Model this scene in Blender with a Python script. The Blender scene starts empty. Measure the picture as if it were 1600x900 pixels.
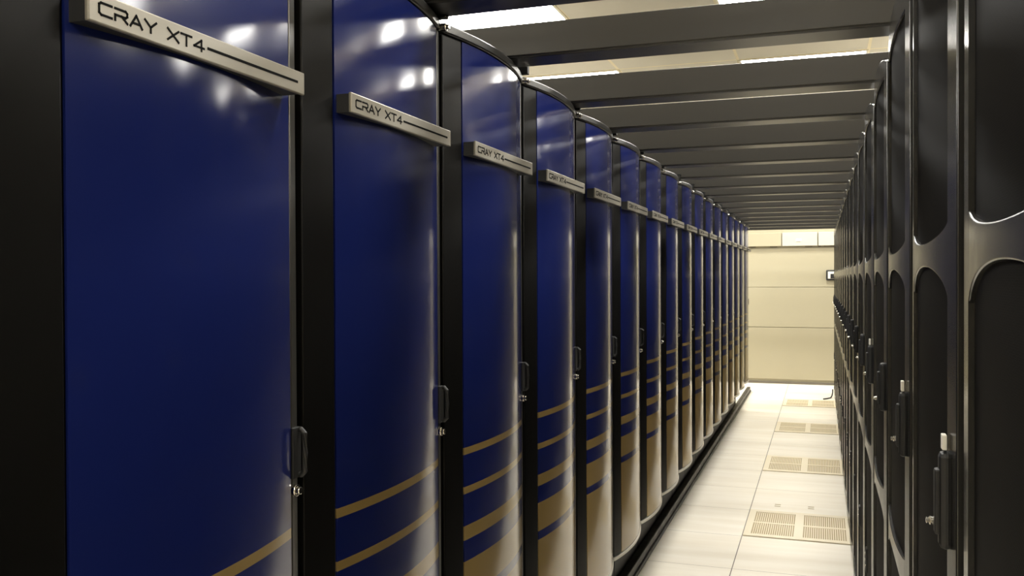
import bpy, bmesh, math
from mathutils import Vector, Matrix

# ------------------------------------------------------------------ camera, world, exposure
SC = bpy.context.scene
COL = SC.collection
CAM_H = 1.48
F_PX, YAW, PITCH, ROLL = 1406.9, 0.33123, -0.010956, -0.004276
fw = Vector((-math.sin(YAW)*math.cos(PITCH), math.cos(YAW)*math.cos(PITCH), math.sin(PITCH)))
r0 = Vector((math.cos(YAW), math.sin(YAW), 0)); u0 = r0.cross(fw)
rr = r0*math.cos(ROLL) + u0*math.sin(ROLL); uu = rr.cross(fw)
cd = bpy.data.cameras.new('camera'); cam = bpy.data.objects.new('camera', cd); COL.objects.link(cam)
m = Matrix((rr, uu, -fw)).transposed().to_4x4(); m.translation = (0, 0, CAM_H)
cam.matrix_world = m
cd.sensor_width = 36.0; cd.lens = 36.0*F_PX/1600.0; cd.clip_start = 0.01; cd.clip_end = 100
SC.camera = cam

w = bpy.data.worlds.new('world'); SC.world = w; w.use_nodes = True
w.node_tree.nodes['Background'].inputs[0].default_value = (0.9, 0.85, 0.75, 1)
w.node_tree.nodes['Background'].inputs[1].default_value = 0.0
LIGHT_STRENGTH = 40.0
LIGHT_COLOR = (1.0, 0.975, 0.915)
SC.view_settings.view_transform = 'Standard'; SC.view_settings.look = 'None'
SC.view_settings.gamma = 1; SC.view_settings.use_curve_mapping = False
SC.view_settings.exposure = 0.0
try:
    SC.cycles.use_denoising = True; SC.cycles.use_light_tree = True
    SC.cycles.max_bounces = 10; SC.cycles.diffuse_bounces = 6; SC.cycles.glossy_bounces = 5
    SC.cycles.sample_clamp_indirect = 3.0
    SC.cycles.caustics_reflective = False; SC.cycles.caustics_refractive = False
except Exception: pass

# ------------------------------------------------------------------ helpers
def lin(r, g, b):
    f = lambda c: (c/255/12.92) if c/255 <= .04045 else ((c/255+.055)/1.055)**2.4
    return (f(r), f(g), f(b), 1)

def mat(name, color, rough=.5, metal=0.0, spec=.5, coat=0.0, coat_rough=.1):
    M = bpy.data.materials.new(name); M.use_nodes = True
    b = M.node_tree.nodes['Principled BSDF']
    b.inputs['Base Color'].default_value = color if len(color) == 4 else (*color, 1)
    b.inputs['Roughness'].default_value = rough; b.inputs['Metallic'].default_value = metal
    b.inputs['Specular IOR Level'].default_value = spec
    b.inputs['Coat Weight'].default_value = coat; b.inputs['Coat Roughness'].default_value = coat_rough
    return M

def nodes(M): return M.node_tree.nodes, M.node_tree.links, M.node_tree.nodes['Principled BSDF']

def math_node(N, L, op, a, b=None):
    n = N.new('ShaderNodeMath'); n.operation = op
    for i, v in enumerate((a, b)):
        if v is None: continue
        if isinstance(v, (int, float)): n.inputs[i].default_value = v
        else: L.new(v, n.inputs[i])
    return n.outputs[0]

def noise_rough(M, scale, lo, hi, stretch=(1, 1, 1)):
    N, L, b = nodes(M)
    tc = N.new('ShaderNodeTexCoord'); mp = N.new('ShaderNodeMapping'); mp.inputs['Scale'].default_value = stretch
    nz = N.new('ShaderNodeTexNoise'); nz.inputs['Scale'].default_value = scale
    mr = N.new('ShaderNodeMapRange'); mr.inputs['To Min'].default_value = lo; mr.inputs['To Max'].default_value = hi
    L.new(tc.outputs['Object'], mp.inputs[0]); L.new(mp.outputs[0], nz.inputs[0]); L.new(nz.outputs[0], mr.inputs[0])
    L.new(mr.outputs[0], b.inputs['Roughness'])
    return M

def link(name, bm, M, parent=None, bevel=0, smooth=False, loc=None):
    bmesh.ops.recalc_face_normals(bm, faces=bm.faces)
    me = bpy.data.meshes.new(name); bm.to_mesh(me); bm.free()
    if M: me.materials.append(M)
    o = bpy.data.objects.new(name, me); COL.objects.link(o)
    if smooth:
        for p in me.polygons: p.use_smooth = True
        me.set_sharp_from_angle(angle=.6)
    if bevel:
        md = o.modifiers.new('bevel', 'BEVEL'); md.width = bevel; md.segments = 2; md.limit_method = 'ANGLE'; md.angle_limit = .6
    if parent: o.parent = parent
    if loc: o.location = loc
    return o

def box(bm, x0, x1, y0, y1, z0, z1):
    v = [bm.verts.new(p) for p in ((x0,y0,z0),(x1,y0,z0),(x1,y1,z0),(x0,y1,z0),(x0,y0,z1),(x1,y0,z1),(x1,y1,z1),(x0,y1,z1))]
    for f in ((3,2,1,0),(4,5,6,7),(0,1,5,4),(1,2,6,5),(2,3,7,6),(3,0,4,7)): bm.faces.new([v[i] for i in f])
    return bm

def B(*a):
    bm = bmesh.new(); return box(bm, *a)

def cyl(bm, p, axis, r, h, n=20, r2=None):
    axis = Vector(axis).normalized(); q = axis.to_track_quat('Z', 'Y')
    M_ = Matrix.Translation(Vector(p)) @ q.to_matrix().to_4x4() @ Matrix.Translation((0, 0, h/2))
    bmesh.ops.create_cone(bm, cap_ends=True, segments=n, radius1=r, radius2=r if r2 is None else r2, depth=h, matrix=M_)
    return bm

def tube(bm, pts, r, n=8):
    pts = [Vector(p) for p in pts]; rings = []
    for i, p in enumerate(pts):
        t = (pts[min(i+1, len(pts)-1)] - pts[max(i-1, 0)]).normalized()
        a = t.cross(Vector((0, 0, 1)));  a = a.normalized() if a.length > 1e-4 else Vector((1, 0, 0)); b = t.cross(a)
        rings.append([bm.verts.new(p + r*(a*math.cos(k*2*math.pi/n) + b*math.sin(k*2*math.pi/n))) for k in range(n)])
    for A, C_ in zip(rings, rings[1:]):
        for k in range(n): bm.faces.new((A[k], A[(k+1) % n], C_[(k+1) % n], C_[k]))
    bm.faces.new(rings[0]); bm.faces.new(rings[-1][::-1])
    return bm

def tag(o, label=None, cat=None, group=None, kind=None):
    if label: o['label'] = label
    if cat: o['category'] = cat
    if group: o['group'] = group
    if kind: o['kind'] = kind
    return o

def struct(name, bm, M, parent=None, **k):
    o = link(name, bm, M, parent, **k)
    if parent is None: o['kind'] = 'structure'
    return o

def empty(name, loc):
    o = bpy.data.objects.new(name, None); COL.objects.link(o); o.location = loc; o.empty_display_size = .1
    return o

def copy_tree(root, loc):
    r = root.copy(); COL.objects.link(r); r.location = loc
    for ch in list(root.children):
        c = ch.copy(); COL.objects.link(c); c.parent = r
        for g in list(ch.children):
            d = g.copy(); COL.objects.link(d); d.parent = c
    return r

def column_strips(bm, ys, xfun, zones, depth):
    """solid curved plate facing the x side; zones(y) gives (z0,z1); xfun(y) the front; depth signed thickness"""
    cols = []
    for y in ys:
        z0, z1 = zones(y); x = xfun(y)
        cols.append([bm.verts.new((x, y, z0)), bm.verts.new((x, y, z1)), bm.verts.new((x+depth, y, z1)), bm.verts.new((x+depth, y, z0))])
    for A, C_ in zip(cols, cols[1:]):
        for k in range(4): bm.faces.new((A[k], C_[k], C_[(k+1) % 4], A[(k+1) % 4]))
    bm.faces.new(cols[0][::-1]); bm.faces.new(cols[-1])
    return bm

def lsp(a, b, n): return [a + (b-a)*i/(n-1) for i in range(n)]

ORD = ['first','second','third','fourth','fifth','sixth','seventh','eighth','ninth','tenth','eleventh','twelfth','thirteenth',
       'fourteenth','fifteenth','sixteenth','seventeenth','eighteenth','nineteenth','twentieth']

# ------------------------------------------------------------------ materials
M_black = mat('black_powder_coat', (.003, .003, .0028), .5, spec=.2)
M_dark = mat('dark_metal', (.013, .0125, .0115), .38, spec=.5)
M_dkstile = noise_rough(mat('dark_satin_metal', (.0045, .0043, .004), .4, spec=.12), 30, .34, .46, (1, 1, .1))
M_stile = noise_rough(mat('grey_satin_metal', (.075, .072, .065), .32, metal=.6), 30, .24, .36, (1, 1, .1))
M_silver = noise_rough(mat('silver_plate', (.24, .222, .182), .38, metal=.3), 60, .3, .42, (.1, .1, 4))
M_chrome = mat('chrome', (.75, .72, .65), .15, metal=1)
M_letter = mat('black_lettering', (.006, .006, .006), .85, spec=.05)
M_lip = mat('pale_lip', (.62, .59, .52), .35, metal=.2)
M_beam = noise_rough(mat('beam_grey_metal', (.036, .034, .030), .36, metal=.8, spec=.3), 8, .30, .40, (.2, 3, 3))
M_beamdark = mat('beam_dark_body', (.008, .0075, .007), .33, spec=.5)
M_frame = noise_rough(mat('rack_door_grey', (.016, .0152, .0135), .3, spec=.7), 20, .20, .28)
M_white = mat('white_plate', (.8, .77, .68), .4)
M_wall = mat('cream_wall', lin(158, 151, 128), .55, spec=.3)
M_wallp = mat('pale_panel', lin(178, 174, 160), .4, spec=.4)
M_sidewall = mat('side_wall', lin(120, 114, 100), .8, spec=.1)
M_seam = mat('seam_dark', (.10, .085, .06), .7)
M_rubber = mat('rubber', (.01, .01, .01), .55)

# blue door graphic: flat gold bands printed across dark blue, keyed to the height on the door
def door_graphic():
    M = mat('printed_blue_gold', (.02, .03, .15), .3, spec=.05, coat=.9, coat_rough=.125)
    N, L, b = nodes(M)
    tc = N.new('ShaderNodeTexCoord'); sp = N.new('ShaderNodeSeparateXYZ'); L.new(tc.outputs['Object'], sp.inputs[0])
    z = math_node(N, L, 'MULTIPLY', sp.outputs['Z'], 1/2.1)
    cr = N.new('ShaderNodeValToRGB'); cr.color_ramp.interpolation = 'CONSTANT'
    blue = (.0056, .0105, .075, 1); gold = (.22, .15, .055, 1); gblue = (.10, .105, .135, 1)
    stops = [(0, gold), (.567, gblue), (.574, gold), (.715, blue), (.742, gold), (.828, blue), (.872, gold), (.904, blue),
             (.977, gold), (.997, blue), (1.073, gold), (1.083, blue)]
    e = cr.color_ramp.elements
    e[0].position = 0; e[0].color = gold; e[1].position = 1.083/2.1; e[1].color = blue
    for p, c in stops[1:-1]:
        n = e.new(p/2.1); n.color = c
    L.new(z, cr.inputs[0]); L.new(cr.outputs[0], b.inputs['Base Color'])
    return M
M_graphic = door_graphic()

def mesh_panel():
    M = mat('perforated_mesh', (.03, .028, .025), .6, spec=.02)
    N, L, b = nodes(M)
    tc = N.new('ShaderNodeTexCoord'); mp = N.new('ShaderNodeMapping')
    mp.inputs['Rotation'].default_value = (math.radians(45), 0, 0); mp.inputs['Scale'].default_value = (0, 310, 310)
    vo = N.new('ShaderNodeTexVoronoi'); vo.inputs['Randomness'].default_value = 0; vo.inputs['Scale'].default_value = 1
    L.new(tc.outputs['Object'], mp.inputs[0]); L.new(mp.outputs[0], vo.inputs[0])
    cr = N.new('ShaderNodeValToRGB'); e = cr.color_ramp.elements
    e[0].position = .30; e[0].color = (.001, .001, .001, 1); e[1].position = .36; e[1].color = (.0105, .0098, .0088, 1)
    L.new(vo.outputs['Distance'], cr.inputs[0]); L.new(cr.outputs[0], b.inputs['Base Color'])
    return M
M_mesh = mesh_panel()

def floor_mat():
    M = mat('raised_floor_tiles', (.7, .62, .5), .33, spec=.45)
    N, L, b = nodes(M)
    tc = N.new('ShaderNodeTexCoord'); sp = N.new('ShaderNodeSeparateXYZ'); L.new(tc.outputs['Object'], sp.inputs[0])
    def seam(axis, off, wid):
        a = math_node(N, L, 'SUBTRACT', sp.outputs[axis], off); a = math_node(N, L, 'DIVIDE', a, .61)
        a = math_node(N, L, 'FRACT', math_node(N, L, 'ADD', a, 100.5)); a = math_node(N, L, 'SUBTRACT', a, .5)
        a = math_node(N, L, 'ABSOLUTE', a); return math_node(N, L, 'LESS_THAN', a, wid/2/.61)
    s = math_node(N, L, 'MAXIMUM', seam('X', -.432, .005), seam('Y', 5.28, .0028))
    mp = N.new('ShaderNodeMapping'); mp.inputs['Scale'].default_value = (.7, 5.5, 1); L.new(tc.outputs['Object'], mp.inputs[0])
    nz = N.new('ShaderNodeTexNoise'); nz.inputs['Scale'].default_value = 1.6; nz.inputs['Detail'].default_value = 4; L.new(mp.outputs[0], nz.inputs[0])
    cr = N.new('ShaderNodeValToRGB'); e = cr.color_ramp.elements
    e[0].position = .35; e[0].color = lin(241, 232, 214); e[1].position = .65; e[1].color = lin(250, 243, 228)
    L.new(nz.outputs[0], cr.inputs[0])
    mx = N.new('ShaderNodeMix'); mx.data_type = 'RGBA'; L.new(s, mx.inputs['Factor']); L.new(cr.outputs[0], mx.inputs['A'])
    mx.inputs['B'].default_value = (.16, .13, .085, 1); L.new(mx.outputs['Result'], b.inputs['Base Color'])
    return M
M_floor = floor_mat()
M_vent = mat('vent_tile_cream', lin(240, 228, 200), .4)
M_ventdark = mat('vent_slot', lin(172, 155, 116), .7)

def ceil_mat():
    M = mat('ceiling_tiles', (.5, .46, .38), .8, spec=.1)
    N, L, b = nodes(M)
    tc = N.new('ShaderNodeTexCoord'); sp = N.new('ShaderNodeSeparateXYZ'); L.new(tc.outputs['Object'], sp.inputs[0])
    def seam(axis, off, per, wid):
        a = math_node(N, L, 'DIVIDE', math_node(N, L, 'SUBTRACT', sp.outputs[axis], off), per)
        a = math_node(N, L, 'ABSOLUTE', math_node(N, L, 'SUBTRACT', math_node(N, L, 'FRACT', math_node(N, L, 'ADD', a, 100.5)), .5))
        return math_node(N, L, 'LESS_THAN', a, wid/2/per)
    s = math_node(N, L, 'MAXIMUM', seam('X', -.793, 1.22, .028), seam('Y', 9.30, .61, .028))
    mx = N.new('ShaderNodeMix'); mx.data_type = 'RGBA'; L.new(s, mx.inputs['Factor'])
    mx.inputs['A'].default_value = lin(212, 210, 203); mx.inputs['B'].default_value = lin(236, 228, 205)
    L.new(mx.outputs['Result'], b.inputs['Base Color'])
    return M
M_ceil = ceil_mat()

def emit(name, c, s):
    M = bpy.data.materials.new(name); M.use_nodes = True; N = M.node_tree.nodes; N.clear()
    e = N.new('ShaderNodeEmission'); o = N.new('ShaderNodeOutputMaterial')
    e.inputs[0].default_value = (*c, 1); e.inputs[1].default_value = s
    M.node_tree.links.new(e.outputs[0], o.inputs[0]); return M
M_emit = emit('fluorescent_diffuser', LIGHT_COLOR, LIGHT_STRENGTH)

# ------------------------------------------------------------------ room shell
XL, XR, YB, YF, ZC = -5.2, 10.5, -4.6, 13.02, 3.66
floor = struct('floor', B(XL-.1, XR+.1, YB-.1, YF+.1, -.1, 0), M_floor)
struct('ceiling', B(XL-.1, XR+.1, YB-.1, YF+.1, ZC, ZC+.1), M_ceil)
struct('wall_left', B(XL-.1, XL, YB, YF, 0, ZC), M_sidewall)
struct('wall_right', B(XR, XR+.1, YB, YF, 0, ZC), M_sidewall)
struct('wall_back', B(XL, XR, YB-.1, YB, 0, ZC), M_wall)
wall = struct('wall_far', B(XL, XR, YF, YF+.1, 0, ZC), M_wall)
link('wall_panel', B(XL+.02, XR-.02, YF-.012, YF, .785, 1.335), M_wall, wall, bevel=.003)
link('wall_panel', B(XL+.02, XR-.02, YF-.012, YF, 1.340, 1.872), M_wall, wall, bevel=.003)
link('wall_panel', B(XL+.02, XR-.02, YF-.012, YF, .062, .778), M_wall, wall, bevel=.003)
bm = B(XL, XR, YF-.02, YF, 0, .032); struct('baseboard_far', bm, mat('baseboard', (.12, .105, .08), .6), bevel=.004)
# shallow bulkhead panels above the wall joint, with dark slots under them
for i, (a, b_) in enumerate(((-2.9, -1.72), (-1.71, -.525), (-.515, -.055), (-.042, 1.12), (1.13, 2.3))):
    o = struct('trim_%d' % (i+1), B(a, b_, YF-.06, YF, 1.905, 2.09), M_wall if i == 1 else M_wallp, bevel=.004)
for a, b_ in ((-.98, -.87), (-.68, -.58), (-.215, -.12), (-.05, -.005), (.03, .16)):
    link('dark_slot', B(a, b_, YF-.03, YF, 1.893, 1.904), M_seam, wall)

# small white plate added as a lamp reflection on the bulkhead and a black framed control box
o = empty('glint_plate', (-.298, YF-.06, 1.985)); tag(o, 'tiny white plate standing in for a lamp reflection on the panel band high on the far wall', 'plate')
link('plate', B(-.035, .035, -.008, 0, -.016, .016), mat('glint_white', (.95, .95, .93), .25), o, bevel=.003)  # white slab paints the lamp glint; no fitting is there
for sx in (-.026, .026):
    bm = bmesh.new(); cyl(bm, (sx, -.007, 0), (0, -1, 0), .003, .002, 10); link('glint_plate_screw', bm, M_chrome, o)  # made-up screws dressing the glint slab
o = empty('wall_control_box', (.135, YF-.012, 1.502)); tag(o, 'black framed control box on the far wall beside the rack row', 'control box')
link('housing', B(-.078, .078, -.035, 0, -.072, .072), M_rubber, o, bevel=.014)
link('face_plate', B(-.055, .055, -.039, -.030, -.048, .048), M_white, o, bevel=.004)
link('display', B(-.022, .045, -.042, -.036, -.045, .018), M_rubber, o, bevel=.003)

# ------------------------------------------------------------------ left row: tall cabinets with bowed blue doors
LX, LP, LY0 = -.7755, .5715, .764
T0, T1, TC, TH, SAG = -.072, .482, .203, .275, .034
XE = LX - .0155                                  # door edge plane
bow = lambda t: XE + SAG*(1-((t-TC)/TH)**2)
ZB, ZT = .337, 2.045

GL = {  # wide angular letters, strokes in a unit cell
 'C': [[(1,1),(.16,1),(0,.84),(0,.16),(.16,0),(1,0)]],
 'R': [[(0,0),(0,.45),(.86,.45),(1,.6),(1,.86),(.86,1),(0,1)], [(.55,.45),(1,0)]],
 'A': [[(0,0),(.5,1),(1,0)], [(.22,.3),(.78,.3)]],
 'Y': [[(0,1),(.5,.45),(1,1)], [(.5,.45),(.5,0)]],
 'X': [[(0,0),(1,1)], [(0,1),(1,0)]],
 'T': [[(0,1),(1,1)], [(.5,1),(.5,0)]],
 '4': [[(.74,0),(.74,1),(0,.3),(1,.3)]],
}
def stroke_text(bm, s, y, z, w_, h, gap, th, x0, x1):
    for ch in s:
        for pl in GL.get(ch, []):
            P = [(y + a*w_, z + b_*h) for a, b_ in pl]
            for (ya, za), (yb, zb) in zip(P, P[1:]):
                d = Vector((yb-ya, zb-za)); d.normalize(); n = Vector((-d.y, d.x))*th/2; e = d*th/2
                q = [(ya-e.x+n.x, za-e.y+n.y), (yb+e.x+n.x, zb+e.y+n.y), (yb+e.x-n.x, zb+e.y-n.y), (ya-e.x-n.x, za-e.y-n.y)]
                A = [bm.verts.new((x0, a, b_)) for a, b_ in q]; C_ = [bm.verts.new((x1, a, b_)) for a, b_ in q]
                bm.faces.new(C_); bm.faces.new(A[::-1])
                for k in range(4): bm.faces.new((A[k], A[(k+1) % 4], C_[(k+1) % 4], C_[k]))
        y += w_ + gap
    return y

def make_cabinet():
    root = empty('computer_cabinet', (0, LY0, 0))
    # carcass: upper box, recessed lower box
    bm = bmesh.new()
    box(bm, -2.15, -.815, -.082, .486, ZB-.012, 2.050)
    box(bm, -2.12, -.915, -.080, .484, .0, ZB-.012)
    link('carcass', bm, M_black, root, bevel=.004)
    # door slab (dark), visible as the fine joint around the printed panel
    bm = bmesh.new(); ys = lsp(T0+.002, T1-.002, 24)
    column_strips(bm, ys, lambda t: bow(t)-.007, lambda t: (ZB+.004, ZT-.004), -.012)
    link('door', bm, M_black, root)
    # bright metal frame round the panel
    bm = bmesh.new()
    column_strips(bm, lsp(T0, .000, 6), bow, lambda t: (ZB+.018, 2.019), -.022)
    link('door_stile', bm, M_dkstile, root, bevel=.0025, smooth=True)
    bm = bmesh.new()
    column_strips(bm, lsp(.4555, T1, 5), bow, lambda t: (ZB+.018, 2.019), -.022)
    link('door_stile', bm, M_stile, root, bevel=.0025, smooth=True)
    bm = bmesh.new()
    column_strips(bm, lsp(T0, T1, 28), lambda t: bow(t)+.004, lambda t: (2.0225, ZT), -.026)
    link('top_rail', bm, M_dark, root, bevel=.004, smooth=True)
    bm = bmesh.new()
    column_strips(bm, lsp(T0, T1, 28), lambda t: bow(t)+.002, lambda t: (ZB, ZB+.014), -.022)
    link('bottom_rail', bm, M_lip, root, bevel=.003, smooth=True)
    bm = bmesh.new()
    column_strips(bm, lsp(.004, .452, 32), lambda t: bow(t)-.0005, lambda t: (ZB+.018, 2.019), -.004)
    link('door_panel', bm, M_graphic, root, smooth=True)
    # name badge: silver face on a dark wedge housing
    b0, b1, z0, z1, xf = .005, .432, 1.759, 1.793, -.7475
    bm = bmesh.new()
    def prism(pts_bot, za, zb):
        A = [bm.verts.new((x, y, za)) for x, y in pts_bot]; C_ = [bm.verts.new((x, y, zb)) for x, y in pts_bot]
        n = len(A); bm.faces.new(A[::-1]); bm.faces.new(C_)
        for k in range(n): bm.faces.new((A[k], A[(k+1) % n], C_[(k+1) % n], C_[k]))
    ys = lsp(b0+.004, b1-.004, 10)
    prism([(xf-.001, ys[0]), (xf-.001, ys[-1])] + [(min(bow(y)-.001, xf-.003), y) for y in ys[::-1]], z0+.0015, z1-.0015)
    badge = link('name_badge', bm, M_rubber, root)
    link('badge_face', B(xf-.002, xf+.004, b0, b1, z0, z1), M_silver, badge, bevel=.0018)
    bm = bmesh.new(); xa, xb = xf+.0036, xf+.0046; zt = 1.7695
    y = stroke_text(bm, 'CRAY', b0+.015, zt, .0185, .0130, .0050, .0026, xa, xb)
    y = stroke_text(bm, 'XT4', b0+.124, zt, .0190, .0130, .0050, .0026, xa, xb)
    box(bm, xa, xb, b0+.198, b0+.408, zt+.0045, zt+.0080)
    link('lettering', bm, M_letter, badge)
    # pull handle and lock
    xh = bow(.468)
    bm = bmesh.new()
    tube(bm, [(xh-.004, .473, 1.240), (xh+.009, .473, 1.242), (xh+.015, .473, 1.236), (xh+.016, .473, 1.206), (xh+.015, .473, 1.176), (xh+.009, .473, 1.170), (xh-.004, .473, 1.172)], .0048, 10)
    box(bm, xh-.002, xh+.006, .455, .478, 1.166, 1.246)
    link('handle', bm, M_rubber, root, bevel=.002)
    bm = bmesh.new(); cyl(bm, (xh-.002, .464, 1.147), (1, 0, 0), .0095, .010); cyl(bm, (xh+.008, .464, 1.147), (1, 0, 0), .0062, .006)
    link('lock', bm, M_chrome, root, bevel=.0015)
    # hinge pin and bracket at the top corner
    bm = bmesh.new(); cyl(bm, (-.806, .4805, 2.028), (1, 0, 0), .0085, .034); cyl(bm, (-.772, .4805, 2.028), (1, 0, 0), .0058, .006)
    link('hinge_pin', bm, M_chrome, root, bevel=.0015)
    bm = bmesh.new(); box(bm, -.822, -.770, .4720, .4890, 2.046, 2.074); box(bm, -.826, -.767, .4705, .4895, 2.072, 2.077)
    link('hinge_bracket', bm, M_black, root, bevel=.002)
    return root

cab = make_cabinet()
NL = 17
LG = 'blue-doored cabinets in one row'
for k in range(-1, NL):
    c = cab if k == -1 else copy_tree(cab, (0, LY0 + LP*k, 0))
    if k == -1: c.location = (0, LY0 - LP, 0); lab = 'dark sliver of a cabinet before the nearest silver badge, almost out of frame'
    elif k == 0: lab = 'tall blue-doored computer cabinet with the nearest and largest silver badge'
    elif k == NL-1: lab = 'blue-doored computer cabinet at the far end of its row, beside the bright wall'
    else: lab = 'tall blue-doored computer cabinet with the %s silver badge from the camera' % ORD[k]
    tag(c, lab, 'cabinet', LG)

# low base strip under the row
bm = bmesh.new(); box(bm, -.913, -.872, -.6, 12.0, 0, .062); box(bm, -.913, -.862, -.6, 12.0, 0, .022)
tag(link('base_strip', bm, noise_rough(mat('worn_black_rubber', (.022, .021, .019), .4), 12, .28, .6), bevel=.004),
    'long low black strip on the floor under the blue cabinet row', 'base strip')

# ------------------------------------------------------------------ right row: black mesh-door racks
RP, RS0, DW = .61, 1.195, .55
RX = .143
rbow = lambda t: RX + .010*((t-DW/2)/(DW/2))**2
PA, PB = .052, .492; PC, PH = (PA+PB)/2, (PB-PA)/2
arch = lambda t: math.sqrt(max(0., 1-((t-PC)/PH)**2*.96))
Z_MT = lambda t: 1.440 + .054*arch(t)            # middle panel top
Z_UB = lambda t: 1.557 - .029*arch(t)            # upper panel bottom
Z_MB = lambda t: .945 - .016*arch(t)
Z_LT = lambda t: .845 + .050*arch(t)
RB = .055
RT = lambda t: 2.048 - .034*abs((t-DW/2)/(DW/2))**2.6
LB, UT = .105, 1.985

def make_rack():
    root = empty('server_rack', (0, RS0 - RP, 0))
    bm = bmesh.new()
    box(bm, .172, 1.15, -.028, .578, .03, 2.050); box(bm, .162, 1.13, -.026, .576, 0, .05)
    link('carcass', bm, M_black, root, bevel=.003)
    bm = bmesh.new(); ts = lsp(PA, PB, 34)
    column_strips(bm, lsp(0, PA, 8), rbow, lambda t: (RB, RT(t)), .020)
    column_strips(bm, lsp(PB, DW, 8), rbow, lambda t: (RB, RT(t)), .020)
    column_strips(bm, ts, rbow, lambda t: (RB, LB), .020)
    column_strips(bm, ts, rbow, lambda t: (Z_LT(t), Z_MB(t)), .020)
    column_strips(bm, ts, rbow, lambda t: (Z_MT(t), Z_UB(t)), .020)
    column_strips(bm, ts, rbow, lambda t: (UT, RT(t)), .020)
    bmesh.ops.remove_doubles(bm, verts=bm.verts, dist=1e-5)
    link('door_frame', bm, M_frame, root, bevel=.002, smooth=True)
    ts = lsp(PA+.0005, PB-.0005, 34); dx = .0065
    for a, b_ in ((lambda t: LB, Z_LT), (Z_MB, Z_MT), (Z_UB, lambda t: UT)):
        bm = bmesh.new()
        column_strips(bm, ts, lambda t: rbow(t)+dx, lambda t: (a(t)-.001 if a(t) == LB else a(t)-.0005, b_(t)+.0005), .004)
        link('mesh_panel', bm, M_mesh, root, smooth=True)
    # tall black handle with chrome lock on the near stile
    xh = rbow(.03)
    bm = bmesh.new()
    box(bm, xh-.013, xh+.004, .029, .053, 1.140, 1.262)
    link('handle', bm, M_rubber, root, bevel=.007)
    bm = bmesh.new(); box(bm, xh-.018, xh-.010, .033, .049, 1.158, 1.240)
    link('handle_lever', bm, M_rubber, root, bevel=.003)
    bm = bmesh.new(); cyl(bm, (xh-.010, .053, 1.171), (-1, 0, 0), .0055, .012); cyl(bm, (xh-.022, .053, 1.171), (-1, 0, 0), .0038, .004)
    link('lock', bm, M_chrome, root, bevel=.001)
    # small low badge on the bottom panel
    bm = bmesh.new(); box(bm, RX+.000, RX+.012, .300, .345, .455, .540)
    lb = link('lower_badge', bm, M_rubber, root, bevel=.009)
    bm = bmesh.new()
    for zz in (.475, .497, .520): cyl(bm, (RX+.001, .322, zz), (-1, 0, 0), .006, .002, 12)
    link('stud', bm, M_chrome, lb)
    return root

rack = make_rack()
NR = 18
RG = 'black mesh-door racks in one row'
for i in range(-1, NR+1):
    c = rack if i == 0 else copy_tree(rack, (0, RS0 + RP*(i-1), 0))
    if i == -1: lab = 'black mesh-door rack beside the camera, outside the near edge of the photo'
    elif i == 0: lab = 'black mesh-door server rack nearest the camera, cut off by the photo edge'
    elif i == NR: lab = 'black mesh-door server rack at the far end of its row, against the end wall view'
    else: lab = 'black mesh-door server rack, %s from the camera in its row' % ORD[i]
    tag(c, lab, 'rack', RG)
    if i in (1, 2, 4):
        link('latch_plate', B(-.0015+RX, .004+RX, .033, .049, 1.264, 1.283), M_white, c, bevel=.001)['label'] = 'small pale latch plate'

# ------------------------------------------------------------------ beams across the aisle
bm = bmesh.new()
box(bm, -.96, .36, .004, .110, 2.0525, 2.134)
beam = link('overhead_beam', bm, M_beamdark, bevel=.006)  # beam body set darker than its grey front face
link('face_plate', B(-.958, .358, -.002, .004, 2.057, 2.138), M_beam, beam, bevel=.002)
NB = 16
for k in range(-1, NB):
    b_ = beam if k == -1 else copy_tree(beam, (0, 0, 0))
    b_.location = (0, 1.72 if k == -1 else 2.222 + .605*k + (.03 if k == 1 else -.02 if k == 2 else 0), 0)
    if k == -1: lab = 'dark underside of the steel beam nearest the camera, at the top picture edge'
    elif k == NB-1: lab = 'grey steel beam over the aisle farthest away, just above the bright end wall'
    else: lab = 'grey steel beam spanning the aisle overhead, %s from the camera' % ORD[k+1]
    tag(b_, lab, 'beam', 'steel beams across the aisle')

# ------------------------------------------------------------------ ceiling lights
def make_light():
    root = empty('ceiling_light', (0, 0, ZC))
    bm = bmesh.new()
    for a in ((0, 1.22, 0, .025), (0, 1.22, .585, .61), (0, .025, .025, .585), (1.195, 1.22, .025, .585)):
        box(bm, a[0], a[1], a[2], a[3], -.012, 0)
    link('light_frame', bm, M_white, root, bevel=.003)
    bm = bmesh.new(); v = [bm.verts.new(p) for p in ((.025, .025, -.006), (.025, .585, -.006), (1.195, .585, -.006), (1.195, .025, -.006))]
    bm.faces.new(v)
    d = link('light_diffuser', bm, M_emit, root)
    d.data.flip_normals() if d.data.polygons[0].normal.z > 0 else None
    return root
lt = make_light()
first = True
LAB = {(1, 3): 'white ceiling light panel in the nearest ceiling gap, above the third cabinet',
       (2, 3): 'white ceiling light panel just showing at the top picture edge, mid aisle',
       (1, 4): 'white ceiling light strip in the second ceiling gap, beside the fourth cabinet top',
       (2, 4): 'white ceiling light strip in the second ceiling gap, beside the black racks'}
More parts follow.
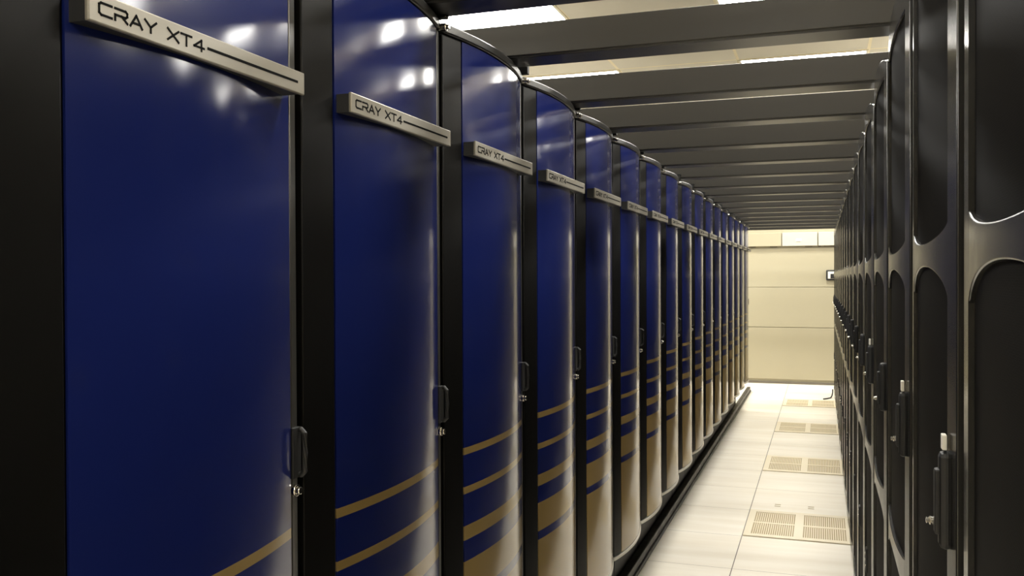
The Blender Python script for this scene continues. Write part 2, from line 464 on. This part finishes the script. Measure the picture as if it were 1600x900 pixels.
for r in range(-1, 6):  # right-hand outer columns and rear row: unseen lamps added to brighten doors and beams
    for c_ in range(0, 7):
        loc = (-5.67 + 2.44*c_ + (.0 if c_ else .5), -.46 + 2.44*r, ZC)
        if r == 0: continue
        o = lt if first else copy_tree(lt, loc); o.location = loc; first = False
        tag(o, LAB.get((c_, r), 'unseen white ceiling light panel continuing the grid, some added for light'), 'ceiling light', 'recessed ceiling light panels')

# ------------------------------------------------------------------ floor details
def make_vent():
    root = empty('floor_vent_tile', (-.4275, 5.285, 0))
    bm = bmesh.new(); box(bm, 0, .60, 0, .60, 0, .0022)
    link('vent_base', bm, M_ventdark, root)
    bm = bmesh.new(); t = .0022; T = .0065
    for a in ((0, .60, 0, .048), (0, .60, .552, .60), (0, .038, .048, .552), (.562, .60, .048, .552), (.277, .323, .048, .552), (.038, .277, .287, .313), (.323, .562, .287, .313)):
        box(bm, a[0], a[1], a[2], a[3], t-.001, T)
    link('vent_frame', bm, M_vent, root)
    for xa, xb in ((.038, .277), (.323, .562)):
        for ya, yb in ((.048, .287), (.313, .552)):
            bm = bmesh.new(); n = 20; p = (xb-xa)/n
            for q in range(n+1):
                c = xa + p*q; box(bm, max(xa, c-.0026), min(xb, c+.0026), ya, yb, t-.001, T-.0005)
            link('vent_grille', bm, M_vent, root)
    return root
v = make_vent()
for i in range(4):
    o = v if i == 0 else copy_tree(v, (-.4275, 5.285+1.83*i, 0))
    tag(o, ['cream perforated floor vent tile nearest the camera', 'cream perforated floor vent tile, second along the aisle',
            'cream perforated floor vent tile, third along the aisle', 'cream perforated floor vent tile nearest the far wall'][i],
        'floor vent', 'perforated vent tiles in the aisle floor')
for x in (-.27, -.065):
    bm = bmesh.new()
    for dy in (0, .045): box(bm, x-.018, x+.018, 6.03+dy, 6.042+dy, -.001, .0012)
    link('lifting_slot', bm, M_ventdark, floor)

bm = bmesh.new()
tube(bm, [(.128, 11.70, .10), (.127, 11.69, .065), (.120, 11.66, .03), (.105, 11.60, .010), (.06, 11.52, .008), (.02, 11.46, .008)], .0075, 8)
tag(link('loose_cable', bm, M_rubber, smooth=True), 'short black cable curling onto the floor at the far end of the racks', 'cable')
